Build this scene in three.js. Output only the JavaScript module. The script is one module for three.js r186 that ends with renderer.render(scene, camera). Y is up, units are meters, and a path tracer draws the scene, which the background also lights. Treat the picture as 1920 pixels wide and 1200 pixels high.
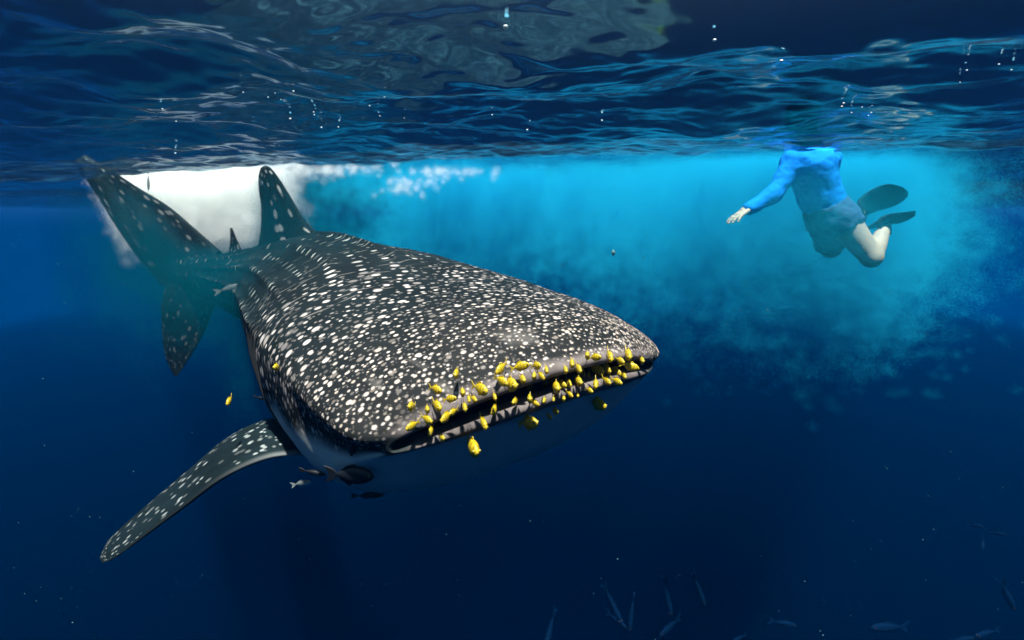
import * as THREE from 'three';
import { mergeGeometries, mergeVertices } from 'three/addons/utils/BufferGeometryUtils.js';
import { MarchingCubes } from 'three/addons/objects/MarchingCubes.js';
import { ImprovedNoise } from 'three/addons/math/ImprovedNoise.js';

// ------------------------------------------------------------------ camera, light, exposure
const scene = new THREE.Scene();
const V = (x, y, z) => new THREE.Vector3(x, y, z);
const EYE = -0.5, PITCH = THREE.MathUtils.degToRad(11.31);
const camera = new THREE.PerspectiveCamera(61.93, 1.6, 0.05, 400);
camera.position.set(0, EYE, 0);
camera.rotation.set(-PITCH, 0, 0);
camera.focus = 1.8; camera.userData.fStop = 2.2;
scene.add(camera);

const renderer = new THREE.WebGLRenderer({ antialias: true });
renderer.toneMapping = THREE.LinearToneMapping;
renderer.toneMappingExposure = 12;
renderer.shadowMap.enabled = true;

// daylight as it arrives under water: bright overhead, dim blue towards the sides
const SKY_W = 256, SKY_H = 128, skyData = new Float32Array(SKY_W * SKY_H * 4);
for (let j = 0; j < SKY_H; j++) {
  const el = ((j + 0.5) / SKY_H - 0.5) * 180, t = THREE.MathUtils.smoothstep(el, 12, 80);
  for (let i = 0; i < SKY_W; i++) {
    const k = (j * SKY_W + i) * 4, up = el > 0;
    skyData[k] = up ? 0.0008 + 0.10 * t : 0.0; skyData[k + 1] = up ? 0.003 + 0.19 * t : 0.00015; skyData[k + 2] = up ? 0.009 + 0.26 * t : 0.00085; skyData[k + 3] = 1;
  }
}
const skyTex = new THREE.DataTexture(skyData, SKY_W, SKY_H, THREE.RGBAFormat, THREE.FloatType);
skyTex.mapping = THREE.EquirectangularReflectionMapping; skyTex.magFilter = THREE.LinearFilter; skyTex.needsUpdate = true;
scene.background = skyTex; scene.environment = skyTex;

const sun = new THREE.DirectionalLight(new THREE.Color(1, 0.96, 0.88), 5);
sun.position.set(0.6, 11, 3.1);
sun.castShadow = true; sun.shadow.radius = 4;
Object.assign(sun.shadow.camera, { left: -14, right: 14, top: 14, bottom: -14, near: 0.5, far: 40 });
scene.add(sun, sun.target);
scene.fog = new THREE.FogExp2(new THREE.Color(0.0, 0.26, 1.0), 0.0035);

// ------------------------------------------------------------------ helpers
let seed = 7;
const rnd = () => { seed = (seed + 0x6d2b79f5) | 0; let t = Math.imul(seed ^ (seed >>> 15), 1 | seed); t = (t + Math.imul(t ^ (t >>> 7), 61 | t)) ^ t; return ((t ^ (t >>> 14)) >>> 0) / 4294967296; };
const rr = (a, b) => a + (b - a) * rnd();
const gauss = () => Math.sqrt(-2 * Math.log(1 - rnd())) * Math.cos(6.2832 * rnd());
const { clamp, lerp, smoothstep } = THREE.MathUtils;
const pn = new ImprovedNoise(), noise = (x, y, z) => pn.noise(x, y, z);
const fbm = (x, y, z, o = 4) => { let s = 0, a = 1; for (let i = 0; i < o; i++) { s += a * noise(x, y, z); x = x * 2.03 + 3.1; y = y * 2.03 + 1.7; z = z * 2.03 + 5.3; a *= 0.5; } return s; };
// a place in the water from where the photograph shows it (1920 x 1200) and how far in front of the lens it is
const at = (px, py, dist) => {
  const rx = (px - 960) / 1000, ry = (600 - py) / 1000, c = Math.cos(PITCH), s = Math.sin(PITCH);
  const d = V(rx, ry * c - s, -c - ry * s);
  return d.multiplyScalar(dist / -d.z).add(V(0, EYE, 0));
};
const used = {};
const numbered = (n) => { const k = used[n] = (used[n] ?? -1) + 1; return k ? n + '_' + String(k).padStart(3, '0') : n; };
const tag = (o, label, category, group, kind) => { Object.assign(o.userData, label && { label }, category && { category }, group && { group }, kind && { kind }); return o; };
const thing = (name, label, category, group) => { const o = new THREE.Group(); o.name = numbered(name); tag(o, label, category, group); scene.add(o); return o; };
const part = (name, geo, mat, parent) => { const m = new THREE.Mesh(geo, mat); m.name = name; m.castShadow = m.receiveShadow = true; parent.add(m); return m; };
const std = (r, g, b, roughness = 0.6, more = {}) => new THREE.MeshPhysicalMaterial({ color: new THREE.Color().setRGB(r, g, b), roughness, ...more });
// smooth curve through [x, y...] rows
const table = (rows) => (x, c) => {
  const n = rows.length;
  if (x <= rows[0][0]) return rows[0][c];
  if (x >= rows[n - 1][0]) return rows[n - 1][c];
  let i = 0; while (rows[i + 1][0] < x) i++;
  const s = (k) => { const a = rows[Math.max(0, k - 1)], b = rows[Math.min(n - 1, k + 1)]; return (b[c] - a[c]) / (b[0] - a[0]); };
  const h = rows[i + 1][0] - rows[i][0], t = (x - rows[i][0]) / h, t2 = t * t, t3 = t2 * t;
  return (2 * t3 - 3 * t2 + 1) * rows[i][c] + (t3 - 2 * t2 + t) * h * s(i) + (3 * t2 - 2 * t3) * rows[i + 1][c] + (t3 - t2) * h * s(i + 1);
};
function gridGeometry(nu, nv, fn, closeU, uvFn) { // rings of nu points, nv rings
  const pos = [], uv = [], idx = [], cols = nu + 1;
  for (let j = 0; j < nv; j++) for (let i = 0; i <= nu; i++) { const p = fn(i, j); pos.push(p.x, p.y, p.z); const q = uvFn(i, j); uv.push(q[0], q[1]); }
  for (let j = 0; j < nv - 1; j++) for (let i = 0; i < nu; i++) { const a = j * cols + i, b = a + 1, c = a + cols, d = c + 1; idx.push(a, c, b, b, c, d); }
  const g = new THREE.BufferGeometry();
  g.setAttribute('position', new THREE.Float32BufferAttribute(pos, 3)); g.setAttribute('uv', new THREE.Float32BufferAttribute(uv, 2)); g.setIndex(idx);
  g.computeVertexNormals();
  if (closeU) { const n = g.attributes.normal; for (let j = 0; j < nv; j++) { const a = j * cols, b = a + nu, v = V(n.getX(a) + n.getX(b), n.getY(a) + n.getY(b), n.getZ(a) + n.getZ(b)).normalize(); n.setXYZ(a, v.x, v.y, v.z); n.setXYZ(b, v.x, v.y, v.z); } }
  return g;
}
// turns a closed shape's faces outwards
function outward(g) {
  const p = g.attributes.position, ix = g.index.array, a = V(), b = V(), c = V(); let v = 0;
  g.computeBoundingSphere(); const o = g.boundingSphere.center;
  for (let t = 0; t < ix.length; t += 3) { a.fromBufferAttribute(p, ix[t]).sub(o); b.fromBufferAttribute(p, ix[t + 1]).sub(o); c.fromBufferAttribute(p, ix[t + 2]).sub(o); v += a.dot(b.cross(c)); }
  if (v < 0) { for (let t = 0; t < ix.length; t += 3) { const q = ix[t]; ix[t] = ix[t + 1]; ix[t + 1] = q; } const n = g.attributes.normal; for (let i = 0; i < n.array.length; i++) n.array[i] *= -1; }
  return g;
}

// ------------------------------------------------------------------ the water surface, seen from below
const waves = [];
for (let i = 0; i < 60; i++) {
  const L = 0.05 * Math.pow(1.6 / 0.05, rnd()), a = 0.0062 * L * rr(0.5, 1.3), dir = rr(-0.8, 0.8) + (rnd() < 0.2 ? 1.2 : 0) + 1.45;
  waves.push([Math.cos(dir) * 6.2832 / L, Math.sin(dir) * 6.2832 / L, rr(0, 6.28), a]);
}
const surfaceAt = (x, z) => {
  const d = -z;
  let h = -0.150 * Math.cos((d + x * 0.20 - 3.1) * 0.85) * smoothstep(d, -6, 1);
  h += 0.03 * Math.exp(-((x - 0.1) ** 2 + (d - 3.9) ** 2) / 1.6) - 0.11 * Math.exp(-((x + 4.2) ** 2 + (d - 4.8) ** 2) / 2.6);
  for (const [kx, kz, p, a] of waves) { const s = Math.sin(kx * x + kz * z + p); h += a * (s + 0.25 * s * s); }
  h += 0.020 * noise(x * 1.3, 4.2, z * 2.1) + 0.008 * noise(x * 3.7, 9.2, z * 6.1);
  return h;
};
{
  const axis = (lo, hi, mid, n, k) => { const f = (v) => Math.asinh((v - mid) / k), a = f(lo), b = f(hi); return Array.from({ length: n }, (_, i) => mid + k * Math.sinh(a + (b - a) * i / (n - 1))); };
  const xs = axis(-34, 34, 0, 620, 2.2), zs = axis(-40, 9, -2.0, 660, 1.5);
  const g = gridGeometry(xs.length - 1, zs.length, (i, j) => V(xs[i], surfaceAt(xs[i], zs[j]), zs[j]), false, (i, j) => [xs[i], zs[j]]);
  const N = 512, rip = new Float32Array(N * N * 4), comp = [];
  for (let i = 0; i < 90; i++) { const kx = Math.round(gauss() * 9), kz = Math.round((rnd() < 0.5 ? -1 : 1) * (4 + 26 * rnd() ** 1.6)), k = Math.hypot(kx, kz); comp.push([kx, kz, rr(0, 6.28), Math.pow(k, -1.35)]); }
  for (let j = 0; j < N; j++) for (let i = 0; i < N; i++) { let h = 0; for (const [kx, kz, p, a] of comp) h += a * Math.sin(6.28318 * (kx * i + kz * j) / N + p); rip.fill(0.5 + 0.5 * h, (j * N + i) * 4, (j * N + i) * 4 + 4); }
  const ripple = new THREE.DataTexture(rip, N, N, THREE.RGBAFormat, THREE.FloatType); ripple.magFilter = THREE.LinearFilter; ripple.wrapS = ripple.wrapT = THREE.RepeatWrapping; ripple.repeat.set(1 / 1.9, 1 / 1.9); ripple.needsUpdate = true;
  const m = new THREE.Mesh(g, new THREE.MeshPhysicalMaterial({ name: 'water underside', bumpMap: ripple, bumpScale: 0.022, color: new THREE.Color().setRGB(0.08, 0.30, 0.42), metalness: 1, roughness: 0.13, transparent: true, opacity: 0.80, side: THREE.DoubleSide }));
  m.name = 'water_surface'; m.receiveShadow = true;
  tag(m, 'dark rippled underside of the sea surface above the shark', 'water surface', null, 'structure');
  scene.add(m);
}

// ------------------------------------------------------------------ whale shark
const spine = new THREE.CatmullRomCurve3([[0.17, 0.50, 1.56], [-0.27, 0.51, 2.19], [-0.84, 0.52, 2.88], [-1.42, 0.52, 3.53], [-2.02, 0.53, 4.12], [-2.62, 0.54, 4.58], [-3.10, 0.55, 4.80]].map(([x, d, D]) => V(x, EYE - d, -D)), false, 'centripetal');
spine.arcLengthDivisions = 400;
const SPINE_L = spine.getLength();
const frameAt = (s) => {
  const u = clamp(s / SPINE_L, 0, 1), c = spine.getPointAt(u), t = spine.getTangentAt(u), right = V(0, 1, 0).cross(t).normalize(); // t runs from snout to tail
  const up = t.clone().cross(right).normalize(); if (up.y < 0) up.negate();
  if (s < 0) c.addScaledVector(t, s);
  return { c, t, right, up };
};
// s, half width, height above, height below
const girth = table([[0, 0.545, 0.055, 0.06], [0.05, 0.60, 0.092, 0.10], [0.12, 0.635, 0.135, 0.19], [0.25, 0.668, 0.168, 0.34], [0.45, 0.69, 0.196, 0.48], [0.7, 0.70, 0.222, 0.585], [1.0, 0.70, 0.28, 0.61], [1.4, 0.635, 0.35, 0.56], [1.9, 0.535, 0.395, 0.485], [2.4, 0.43, 0.385, 0.40], [2.9, 0.33, 0.32, 0.325], [3.4, 0.245, 0.245, 0.30], [3.8, 0.175, 0.20, 0.25], [4.2, 0.115, 0.17, 0.20], [4.5, 0.05, 0.15, 0.13], [4.75, 0.02, 0.10, 0.09]]);
const EYE_S = 0.11, EYE_PHI = -0.08;
const CONVEX = 0.13, DROOP = 0.10, BODY_L = 4.75;
const ridges = [[90, 0.020], [62, 0.018], [118, 0.018], [36, 0.024], [144, 0.024], [12, 0.020], [168, 0.020]];
// a point of the skin: s along the body, phi round it (0 the right side, 90 the back, 180 the left side, 270 the belly)
const skinRaw = (s, phi, w, a, b, squash = 2.15) => {
  const f = frameAt(s), C = Math.cos(phi), S = Math.sin(phi), e = 2 / (S > 0 ? squash + 0.45 * (1 - smoothstep(s, 0.2, 1.1)) - 0.62 * smoothstep(s, 0.8, 1.7) : squash + 0.45 * (1 - smoothstep(s, 0.2, 1.4)));
  const l = Math.sign(C) * Math.pow(Math.abs(C), e), v = Math.sign(S) * Math.pow(Math.abs(S), e);
  const near = 1 - smoothstep(s, 0.0, 0.95), back = CONVEX * l * l * near, p = f.c.clone();
  p.addScaledVector(f.t, back).addScaledVector(f.right, l * w).addScaledVector(f.up, (S > 0 ? a : b) * v - DROOP * l * l * near - 0.03 * l * near);
  { const q = p.clone().sub(f.c).normalize(), a3 = 1 - smoothstep(s, 0.0, 0.12); p.addScaledVector(q, (0.004 + 0.004 * a3) * fbm(p.x * 7, p.y * 7, p.z * 7, 3) + 0.004 * a3 * noise(p.x * 40, p.y * 30, p.z * 40)); }
  if (s < 0.7) {
    const deg = phi * 57.29578, d = Math.min(Math.abs(deg - 16), Math.abs(deg - 164)), u = Math.min(Math.abs(deg + 6), Math.abs(deg - 186)), k = smoothstep(s, -0.008, 0.03) * (1 - smoothstep(s, 0.15, 0.65));
    p.addScaledVector(f.right, Math.sign(C) * k * (0.024 * Math.exp(-((d / 15) ** 2)) - 0.035 * Math.exp(-((u / 13) ** 2)))).addScaledVector(f.t, -0.015 * k * Math.exp(-((d / 13) ** 2)));
  }
  if (s > 0.9) {
    const deg = phi * 57.29578; let r = 0;
    for (const [c, h] of ridges) r += h * Math.exp(-(((deg - c) / 3.2) ** 2));
    p.addScaledVector(p.clone().sub(f.c).normalize(), r * smoothstep(s, 0.8, 1.6) * (1 - smoothstep(s, 3.6, 4.4)));
  }
  return p;
};
const skin = (s, phi) => { const w = girth(s, 1), a = girth(s, 2), b = girth(s, 3); return skinRaw(s, phi, w, a, b); };
const NU = 168;
const LIP = [[0.05, 0.505, 0.022, 0.029], [0.02, 0.515, 0.020, 0.026], [0.0, 0.524, 0.025, 0.031], [-0.008, 0.532, 0.037, 0.042], [-0.004, 0.539, 0.050, 0.054]]; // inner edge of the lips to their front
const rings = [];
for (const [s, w, a, b] of LIP) rings.push({ s, w, a, b });
for (let s = 0.006; s < BODY_L; s += s < 0.15 ? 0.012 : s < 1 ? 0.022 : 0.03) rings.push({ s, w: girth(s, 1), a: girth(s, 2), b: girth(s, 3) });
const skinV = (s) => (s + 0.06) / 4.9;
const phiOf = (i) => -Math.PI / 2 + (i / NU) * 2 * Math.PI;
const bodyGeo = gridGeometry(NU, rings.length, (i, j) => { const r = rings[j]; return skinRaw(r.s, phiOf(i), r.w, r.a, r.b); }, true, (i, j) => [i / NU, skinV(rings[j].s === 0.05 && j === 0 ? -0.05 : j < 5 ? -0.045 + 0.01 * j : rings[j].s)]);

// a fin: stations from root to tip, each with its leading edge, trailing edge and thickness
function finGeometry(rows, n = 26, m = 30, u0 = 0) {
  const le = new THREE.CatmullRomCurve3(rows.map((r) => r[0])), te = new THREE.CatmullRomCurve3(rows.map((r) => r[1])), K = rows.length - 1;
  const span = rows[K][0].clone().sub(rows[0][0]);
  return gridGeometry(2 * n, m, (i, j) => {
    const t = j / (m - 1), a = le.getPoint(t), b = te.getPoint(t), k = Math.min(K - 1, Math.floor(t * K)), th = lerp(rows[k][2], rows[k + 1][2], t * K - k);
    const nrm = b.clone().sub(a).cross(span).normalize(), side = i <= n ? 1 : -1, q = i <= n ? i / n : 2 - i / n, x = 0.5 - 0.5 * Math.cos(Math.PI * q);
    const y = 1.9 * Math.sqrt(x) * (1 - x) ** 0.8 * th * 0.5 * side * Math.sqrt(Math.max(0, 1 - t ** 6));
    return a.lerp(b, x).addScaledVector(nrm, y);
  }, true, (i, j) => [(i <= n ? i / n : 2 - i / n) * 0.48 + (i <= n ? 0.01 : 0.51), u0 + (j / (m - 1)) * 0.24]);
}
const onBody = (s, up, side = 0) => { const f = frameAt(s); return f.c.clone().addScaledVector(f.up, up).addScaledVector(f.right, side); };
const P = (a) => at(...a);
const finRows = {
  dorsal: [[onBody(1.62, 0.28), onBody(3.26, 0.20), 0.2], [onBody(2.02, 0.365), onBody(3.20, 0.29), 0.15], [onBody(2.34, 0.46), onBody(3.13, 0.40), 0.10], [onBody(2.55, 0.62), onBody(3.08, 0.56), 0.07], [onBody(2.72, 0.75), onBody(3.09, 0.70), 0.05], [onBody(2.84, 0.825), onBody(3.07, 0.79), 0.035], [onBody(2.93, 0.85), onBody(3.02, 0.84), 0.02]],
  second: [[onBody(3.36, 0.16), onBody(3.82, 0.13), 0.06], [onBody(3.50, 0.25), onBody(3.74, 0.23), 0.04], [onBody(3.57, 0.33), onBody(3.69, 0.33), 0.025], [onBody(3.63, 0.42), onBody(3.67, 0.42), 0.012]],
  upper: [[P([412, 470, 4.62]), P([372, 565, 4.72]), 0.16], [P([375, 437, 4.72]), P([318, 545, 4.80]), 0.11], [P([318, 388, 4.84]), P([272, 500, 4.92]), 0.08], [P([260, 352, 4.98]), P([222, 432, 5.05]), 0.06], [P([205, 316, 5.12]), P([176, 358, 5.16]), 0.045], [P([160, 290, 5.24]), P([138, 302, 5.26]), 0.025]],
  lower: [[P([404, 530, 4.62]), P([330, 500, 4.75]), 0.14], [P([402, 568, 4.62]), P([304, 560, 4.78]), 0.10], [P([388, 612, 4.64]), P([304, 622, 4.80]), 0.07], [P([360, 664, 4.68]), P([311, 672, 4.80]), 0.045], [P([333, 704, 4.72]), P([325, 704, 4.78]), 0.02]],
  right: [[P([560, 850, 1.86]), P([560, 778, 2.16]), 0.10], [P([505, 858, 1.80]), P([500, 786, 2.18]), 0.085], [P([425, 892, 1.80]), P([430, 818, 2.20]), 0.07], [P([345, 950, 1.84]), P([345, 888, 2.20]), 0.058], [P([275, 1002, 1.89]), P([262, 958, 2.17]), 0.045], [P([215, 1046, 1.95]), P([202, 1015, 2.12]), 0.03], [P([192, 1056, 2.0]), P([186, 1046, 2.06]), 0.015]],
  left: [[onBody(0.85, -0.22, -0.5), onBody(1.25, -0.24, -0.48), 0.1], [onBody(1.15, -0.45, -0.62), onBody(1.5, -0.42, -0.56), 0.07], [onBody(1.5, -0.70, -0.62), onBody(1.75, -0.64, -0.55), 0.05], [onBody(1.85, -0.88, -0.55), onBody(1.93, -0.85, -0.5), 0.02]],
};
const fins = [finGeometry(finRows.dorsal, 26, 30, 0), finGeometry(finRows.second, 16, 16, 0.25), finGeometry(finRows.upper, 26, 34, 0.5), finGeometry(finRows.lower, 26, 30, 0.5), finGeometry(finRows.right, 26, 40, 0.75), finGeometry(finRows.left, 18, 24, 0.75)];

// ------------------------------------------------------------------ the skin's pattern
const spotPaint = (() => {
  const N = 2048, col = new Float32Array(N * N * 3), h = [0.011, 0.016];
  const top = [0.006, 0.011, 0.013], topFront = [0.014, 0.015, 0.015], rear = [0.005, 0.013, 0.016], belly = [0.44, 0.50, 0.50], lipShade = [0.018, 0.026, 0.028], lip = [0.17, 0.15, 0.145], pale = [0.42, 0.40, 0.37];  // lip corner tone is painted shade; rear tone is haze put into the skin
  const border = (s, side) => (side > 0 ? -9 : 189) + side * (3 * Math.sin(s * 7) * (1 - smoothstep(s, 0.7, 1)) - 40 * smoothstep(s, 0.75, 1.35)) ;
  for (let j = 0; j < N; j++) {
    const s = ((j + 0.5) / N) * 4.9 - 0.06;
    for (let i = 0; i < N; i++) {
      const deg = -90 + ((i + 0.5) / N) * 360, a = (deg * Math.PI) / 180, x = Math.cos(a), y = Math.sin(a), k = (j * N + i) * 3;
      const n1 = fbm(x * 3 + 7, y * 3, s * 3, 3), n2 = noise(x * 30, y * 30 + 3, s * 26);
      let up = deg < 90 ? smoothstep(deg + 4 * n1, border(s, 1) - 5, border(s, 1) + 4) : 1 - smoothstep(deg + 4 * n1, border(s, -1) - 4, border(s, -1) + 5);
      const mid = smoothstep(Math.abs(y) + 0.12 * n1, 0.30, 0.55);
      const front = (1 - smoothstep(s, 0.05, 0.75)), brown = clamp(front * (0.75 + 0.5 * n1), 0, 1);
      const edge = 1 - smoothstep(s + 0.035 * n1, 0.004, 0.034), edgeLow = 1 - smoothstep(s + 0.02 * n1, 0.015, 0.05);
      const blotch = smoothstep(fbm(x * 5 + 2, y * 5, s * 5 + 9, 3), 0.3, 0.8) * smoothstep(s, 0, 0.04) * (1 - smoothstep(s, 0.10, 0.22));
      for (let c = 0; c < 3; c++) {
        let v = lerp(lerp(top[c], rear[c], smoothstep(s, 0.9, 1.9)), topFront[c], brown) * (1 + 0.30 * n1 + 0.22 * n2);
        v = lerp(v, pale[c] * 0.8, 0.3 * blotch);
        v = lerp(v, lerp(lipShade[c], lip[c] * (0.85 + 0.8 * n1 + 0.3 * n2), mid), edge * 0.92);
        const low = lerp(belly[c] * (1 + 0.12 * n1), lerp(lipShade[c], lip[c] * 0.7 * (1 + 0.6 * n1 + 0.25 * n2), mid), edgeLow);
        col[k + c] = lerp(low, v, up);
      }
    }
  }
  const spot = (s, phi, r, alpha, warm) => {
    if (s < 0.003 || s > 4.6) return;
    const e = 0.004, p0 = skin(s, phi), pu = skin(s, phi + e).sub(p0).divideScalar(e), pv = skin(s + e, phi).sub(p0).divideScalar(e);
    const E = pu.dot(pu), F = pu.dot(pv), G = pv.dot(pv), R = r * 2.3, det = Math.max(1e-6, E * G - F * F), du = R * Math.sqrt(G / det), dv = R * Math.sqrt(E / det);
    const u0 = (phi + Math.PI / 2) / 6.28318 * N, v0 = skinV(s) * N, nu = Math.min(90, du / 6.28318 * N + 1), nv = dv / 4.9 * N + 1;
    for (let j = Math.floor(v0 - nv); j <= v0 + nv; j++) for (let i = Math.floor(u0 - nu); i <= u0 + nu; i++) {
      if (j < 0 || j >= N) continue;
      const a = ((i + 0.5 - u0) / N) * 6.28318, b = ((j + 0.5 - v0) / N) * 4.9, st = smoothstep(s, 0.7, 1.8), a2 = a * lerp(0.84, 0.55, st), b2 = b * lerp(1.1, 1.3, st), d = Math.sqrt(Math.max(0, E * a2 * a2 + 2 * F * a2 * b2 + G * b2 * b2)) / r, w = alpha * (1 - smoothstep(d, 0.62, 1.2)), k = (j * N + ((i + N) % N)) * 3;
      if (w > 0) { col[k] = lerp(col[k], lerp(0.47 + 0.05 * warm, 0.36, smoothstep(s, 0.8, 2)), w); col[k + 1] = lerp(col[k + 1], 0.44, w); col[k + 2] = lerp(col[k + 2], 0.42 - 0.05 * warm, w); }  // spots lose red towards the rear, haze put into their colour
    }
  };
  const gap = table([[0, 0.019], [0.15, 0.0225], [0.3, 0.029], [0.5, 0.039], [0.9, 0.058], [1.5, 0.092], [2.2, 0.125], [4.6, 0.14]]);
  const rad = table([[0, 0.0055], [0.15, 0.0066], [0.3, 0.0080], [0.5, 0.0100], [0.9, 0.0135], [1.5, 0.0150], [2.2, 0.0150], [4.6, 0.014]]);
  let row = 0;
  for (let s0 = 0.008; s0 < 4.5; s0 += gap(s0, 1) * (s0 < 1 ? 0.80 : 0.92), row++) {
    const loose = lerp(0.30, 0.10, smoothstep(s0, 0.25, 1.3));
    for (let phi = (s0 > 0.7 ? -0.95 : -0.30) + rnd() * 0.05; phi < Math.PI + 0.30;) {
      const g = gap(s0, 1), wv = s0 > 0.35 ? 0.07 * smoothstep(s0, 0.3, 0.9) * noise(phi * 2.1, s0 * 1.3, 3) : 0;
      const s = s0 + wv + g * loose * gauss() * 0.7, lane = Math.PI / 15, snap = 0.9 * smoothstep(s0, 0.8, 1.3), p = lerp(phi, Math.round(phi / lane) * lane, snap) + 0.02 * gauss() * loose, e = 0.01;
      const step = skin(Math.max(0, s0), phi + e).distanceTo(skin(Math.max(0, s0), phi)) / e;
      const inside = p > border(s, 1) / 57.3 - 0.03 + 0.05 * gauss() && p < border(s, -1) / 57.3 + 0.03 + 0.05 * gauss();
      const big = rnd() < 0.10 ? 1.25 : rr(0.5, 0.95), dim = rnd() < (s0 < 0.3 ? 0.35 : 0.5) ? rr(0.10, 0.38) : rr(0.6, 1);
      if (inside && rnd() > 0.06) spot(s, p, rad(s, 1) * big, dim, rnd() * (1 - smoothstep(s, 0.1, 0.8)));
      if (inside && s < 0.16) for (let q = 0; q < (p > 1.9 ? 2 : 0); q++) spot(s + g * rr(-0.5, 0.5), p + g / step * rr(-0.6, 0.6), rad(s, 1) * rr(0.4, 0.8), rr(0.2, 0.6), 1);
      if (inside && s < 1.6) for (let q = 0; q < 2; q++) if (rnd() < 0.6) spot(s + g * rr(-0.5, 0.5), p + g / step * rr(0.3, 0.7), rad(s, 1) * rr(0.3, 0.5), rr(0.10, 0.32), rnd() * 0.5);
      phi += Math.max(0.012, g / step) * rr(0.8, 1.2) * (s0 > 1.2 ? 0.85 : 1);
      if (snap > 0.4) phi = Math.max(phi, (Math.round(p / lane) + 0.75) * lane);
    }
    // faint pale lines that run between the rows
    if (s0 > 0.75) for (let phi = -0.05; phi < Math.PI + 0.05; phi += 0.006) {
      const s = s0 + gap(s0, 1) * 0.46 + 0.07 * smoothstep(s0, 0.3, 0.9) * noise(phi * 2.1, s0 * 1.3, 3) + 0.012 * noise(phi * 9, row, 1), q = noise(phi * 5, row * 2.7, 8);
      if (q > 0.02) spot(s, phi, 0.005, 0.08 * smoothstep(q, 0.02, 0.3) * (1 - 0.7 * smoothstep(s, 1.4, 2.2)), 0);
    }
  }
  const out = new Uint8Array(N * N * 4), toS = (x) => 255 * (x <= 0.0031308 ? 12.92 * x : 1.055 * Math.pow(x, 1 / 2.4) - 0.055);
  for (let k = 0; k < N * N; k++) { for (let c = 0; c < 3; c++) out[k * 4 + c] = toS(clamp(col[k * 3 + c], 0, 1)); out[k * 4 + 3] = 255; }
  const t = new THREE.DataTexture(out, N, N); t.colorSpace = THREE.SRGBColorSpace; t.magFilter = THREE.LinearFilter; t.wrapS = THREE.RepeatWrapping; t.needsUpdate = true;
  return t;
})();
const finPaint = (() => {
  const N = 1024, out = new Uint8Array(N * N * 4), col = new Float32Array(N * N * 3);
  const toS = (x) => 255 * Math.pow(clamp(x, 0, 1), 1 / 2.2);
  for (let j = 0; j < N; j++) for (let i = 0; i < N; i++) {
    const u = i / N, v = j / N, k = (j * N + i) * 3, band = Math.floor(v * 4), n1 = fbm(u * 9, v * 16, 2, 4), n2 = noise(u * 60, v * 90, 6);
    const underPect = band === 3 && u > 0.5 ? 1 : 0, wash = band === 2 ? smoothstep(fbm(u * 7, v * 12, 7, 3), -0.2, 0.7) * 0.05 : 0, chord = u < 0.5 ? u / 0.48 : (u - 0.51) / 0.48, pale = Math.max(underPect, band === 3 ? 0.55 - 0.55 * smoothstep(chord, 0.04, 0.16) : 0) * (band === 3 ? 1 - smoothstep(v, 0.77, 0.86) * 0.95 : 1);
    const base = [0.003 + wash * 0.3, 0.009 + wash * 0.5, 0.011 + wash * 0.5], pl = [0.24, 0.27, 0.27];
    for (let c = 0; c < 3; c++) col[k + c] = lerp(base[c] * (1 + 0.45 * n1 + 0.2 * n2), pl[c] * (1 + 0.2 * n1), pale);
  }
  for (let band = 0; band < 4; band++) for (let side = 0; side < 2; side++) for (let m = 0; m < (band === 2 ? 80 : band === 3 ? 170 : 44); m++) {
    if (band === 3 && side === 1) continue;
    const cu = (side ? 0.51 : 0.01) + 0.48 * rr(0.12, 0.97), cv = band * 0.25 + 0.24 * rr(0.02, 0.97), r = (band === 3 ? 0.0040 : band === 2 ? 0.007 : 0.011) * rr(0.6, 1.3), ru = r * (band === 3 ? 2.2 : 1.3), rv = r * (band === 3 ? 0.65 : 0.62), al = (rnd() < 0.4 ? rr(0.15, 0.4) : rr(0.55, 1)) * (band === 2 ? 0.45 : band === 3 ? 0.75 : 1);
    for (let j = Math.floor((cv - rv * 1.3) * N); j < (cv + rv * 1.3) * N; j++) for (let i = Math.floor((cu - ru * 1.3) * N); i < (cu + ru * 1.3) * N; i++) {
      const d = Math.hypot((i / N - cu) / ru, (j / N - cv) / rv), w = al * (1 - smoothstep(d, 0.6, 1.2)), k = (clamp(j, 0, N - 1) * N + clamp(i, 0, N - 1)) * 3;
      for (let c = 0; c < 3; c++) col[k + c] = lerp(col[k + c], [0.34, 0.39, 0.39][c], w);
    }
  }
  for (let k = 0; k < N * N; k++) { for (let c = 0; c < 3; c++) out[k * 4 + c] = toS(col[k * 3 + c]); out[k * 4 + 3] = 255; }
  const t = new THREE.DataTexture(out, N, N); t.colorSpace = THREE.SRGBColorSpace; t.magFilter = THREE.LinearFilter; t.needsUpdate = true;
  return t;
})();
const shark = thing('whale_shark', 'huge white-spotted whale shark swimming towards the camera with its wide mouth slightly open', 'whale shark');
const sharkAt = at(760, 640, 2.4);
shark.position.copy(sharkAt);
const sharkLocal = (g) => g.translate(-sharkAt.x, -sharkAt.y, -sharkAt.z);
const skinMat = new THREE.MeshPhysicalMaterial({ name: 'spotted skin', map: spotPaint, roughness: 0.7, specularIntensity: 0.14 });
const finMat = new THREE.MeshPhysicalMaterial({ name: 'fin skin', map: finPaint, roughness: 0.7, specularIntensity: 0.1 });
const wholeGeo = mergeGeometries([outward(bodyGeo), mergeGeometries(fins.map(outward))], true);
const sharkBody = part('body', sharkLocal(wholeGeo), [skinMat, finMat], shark);
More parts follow.
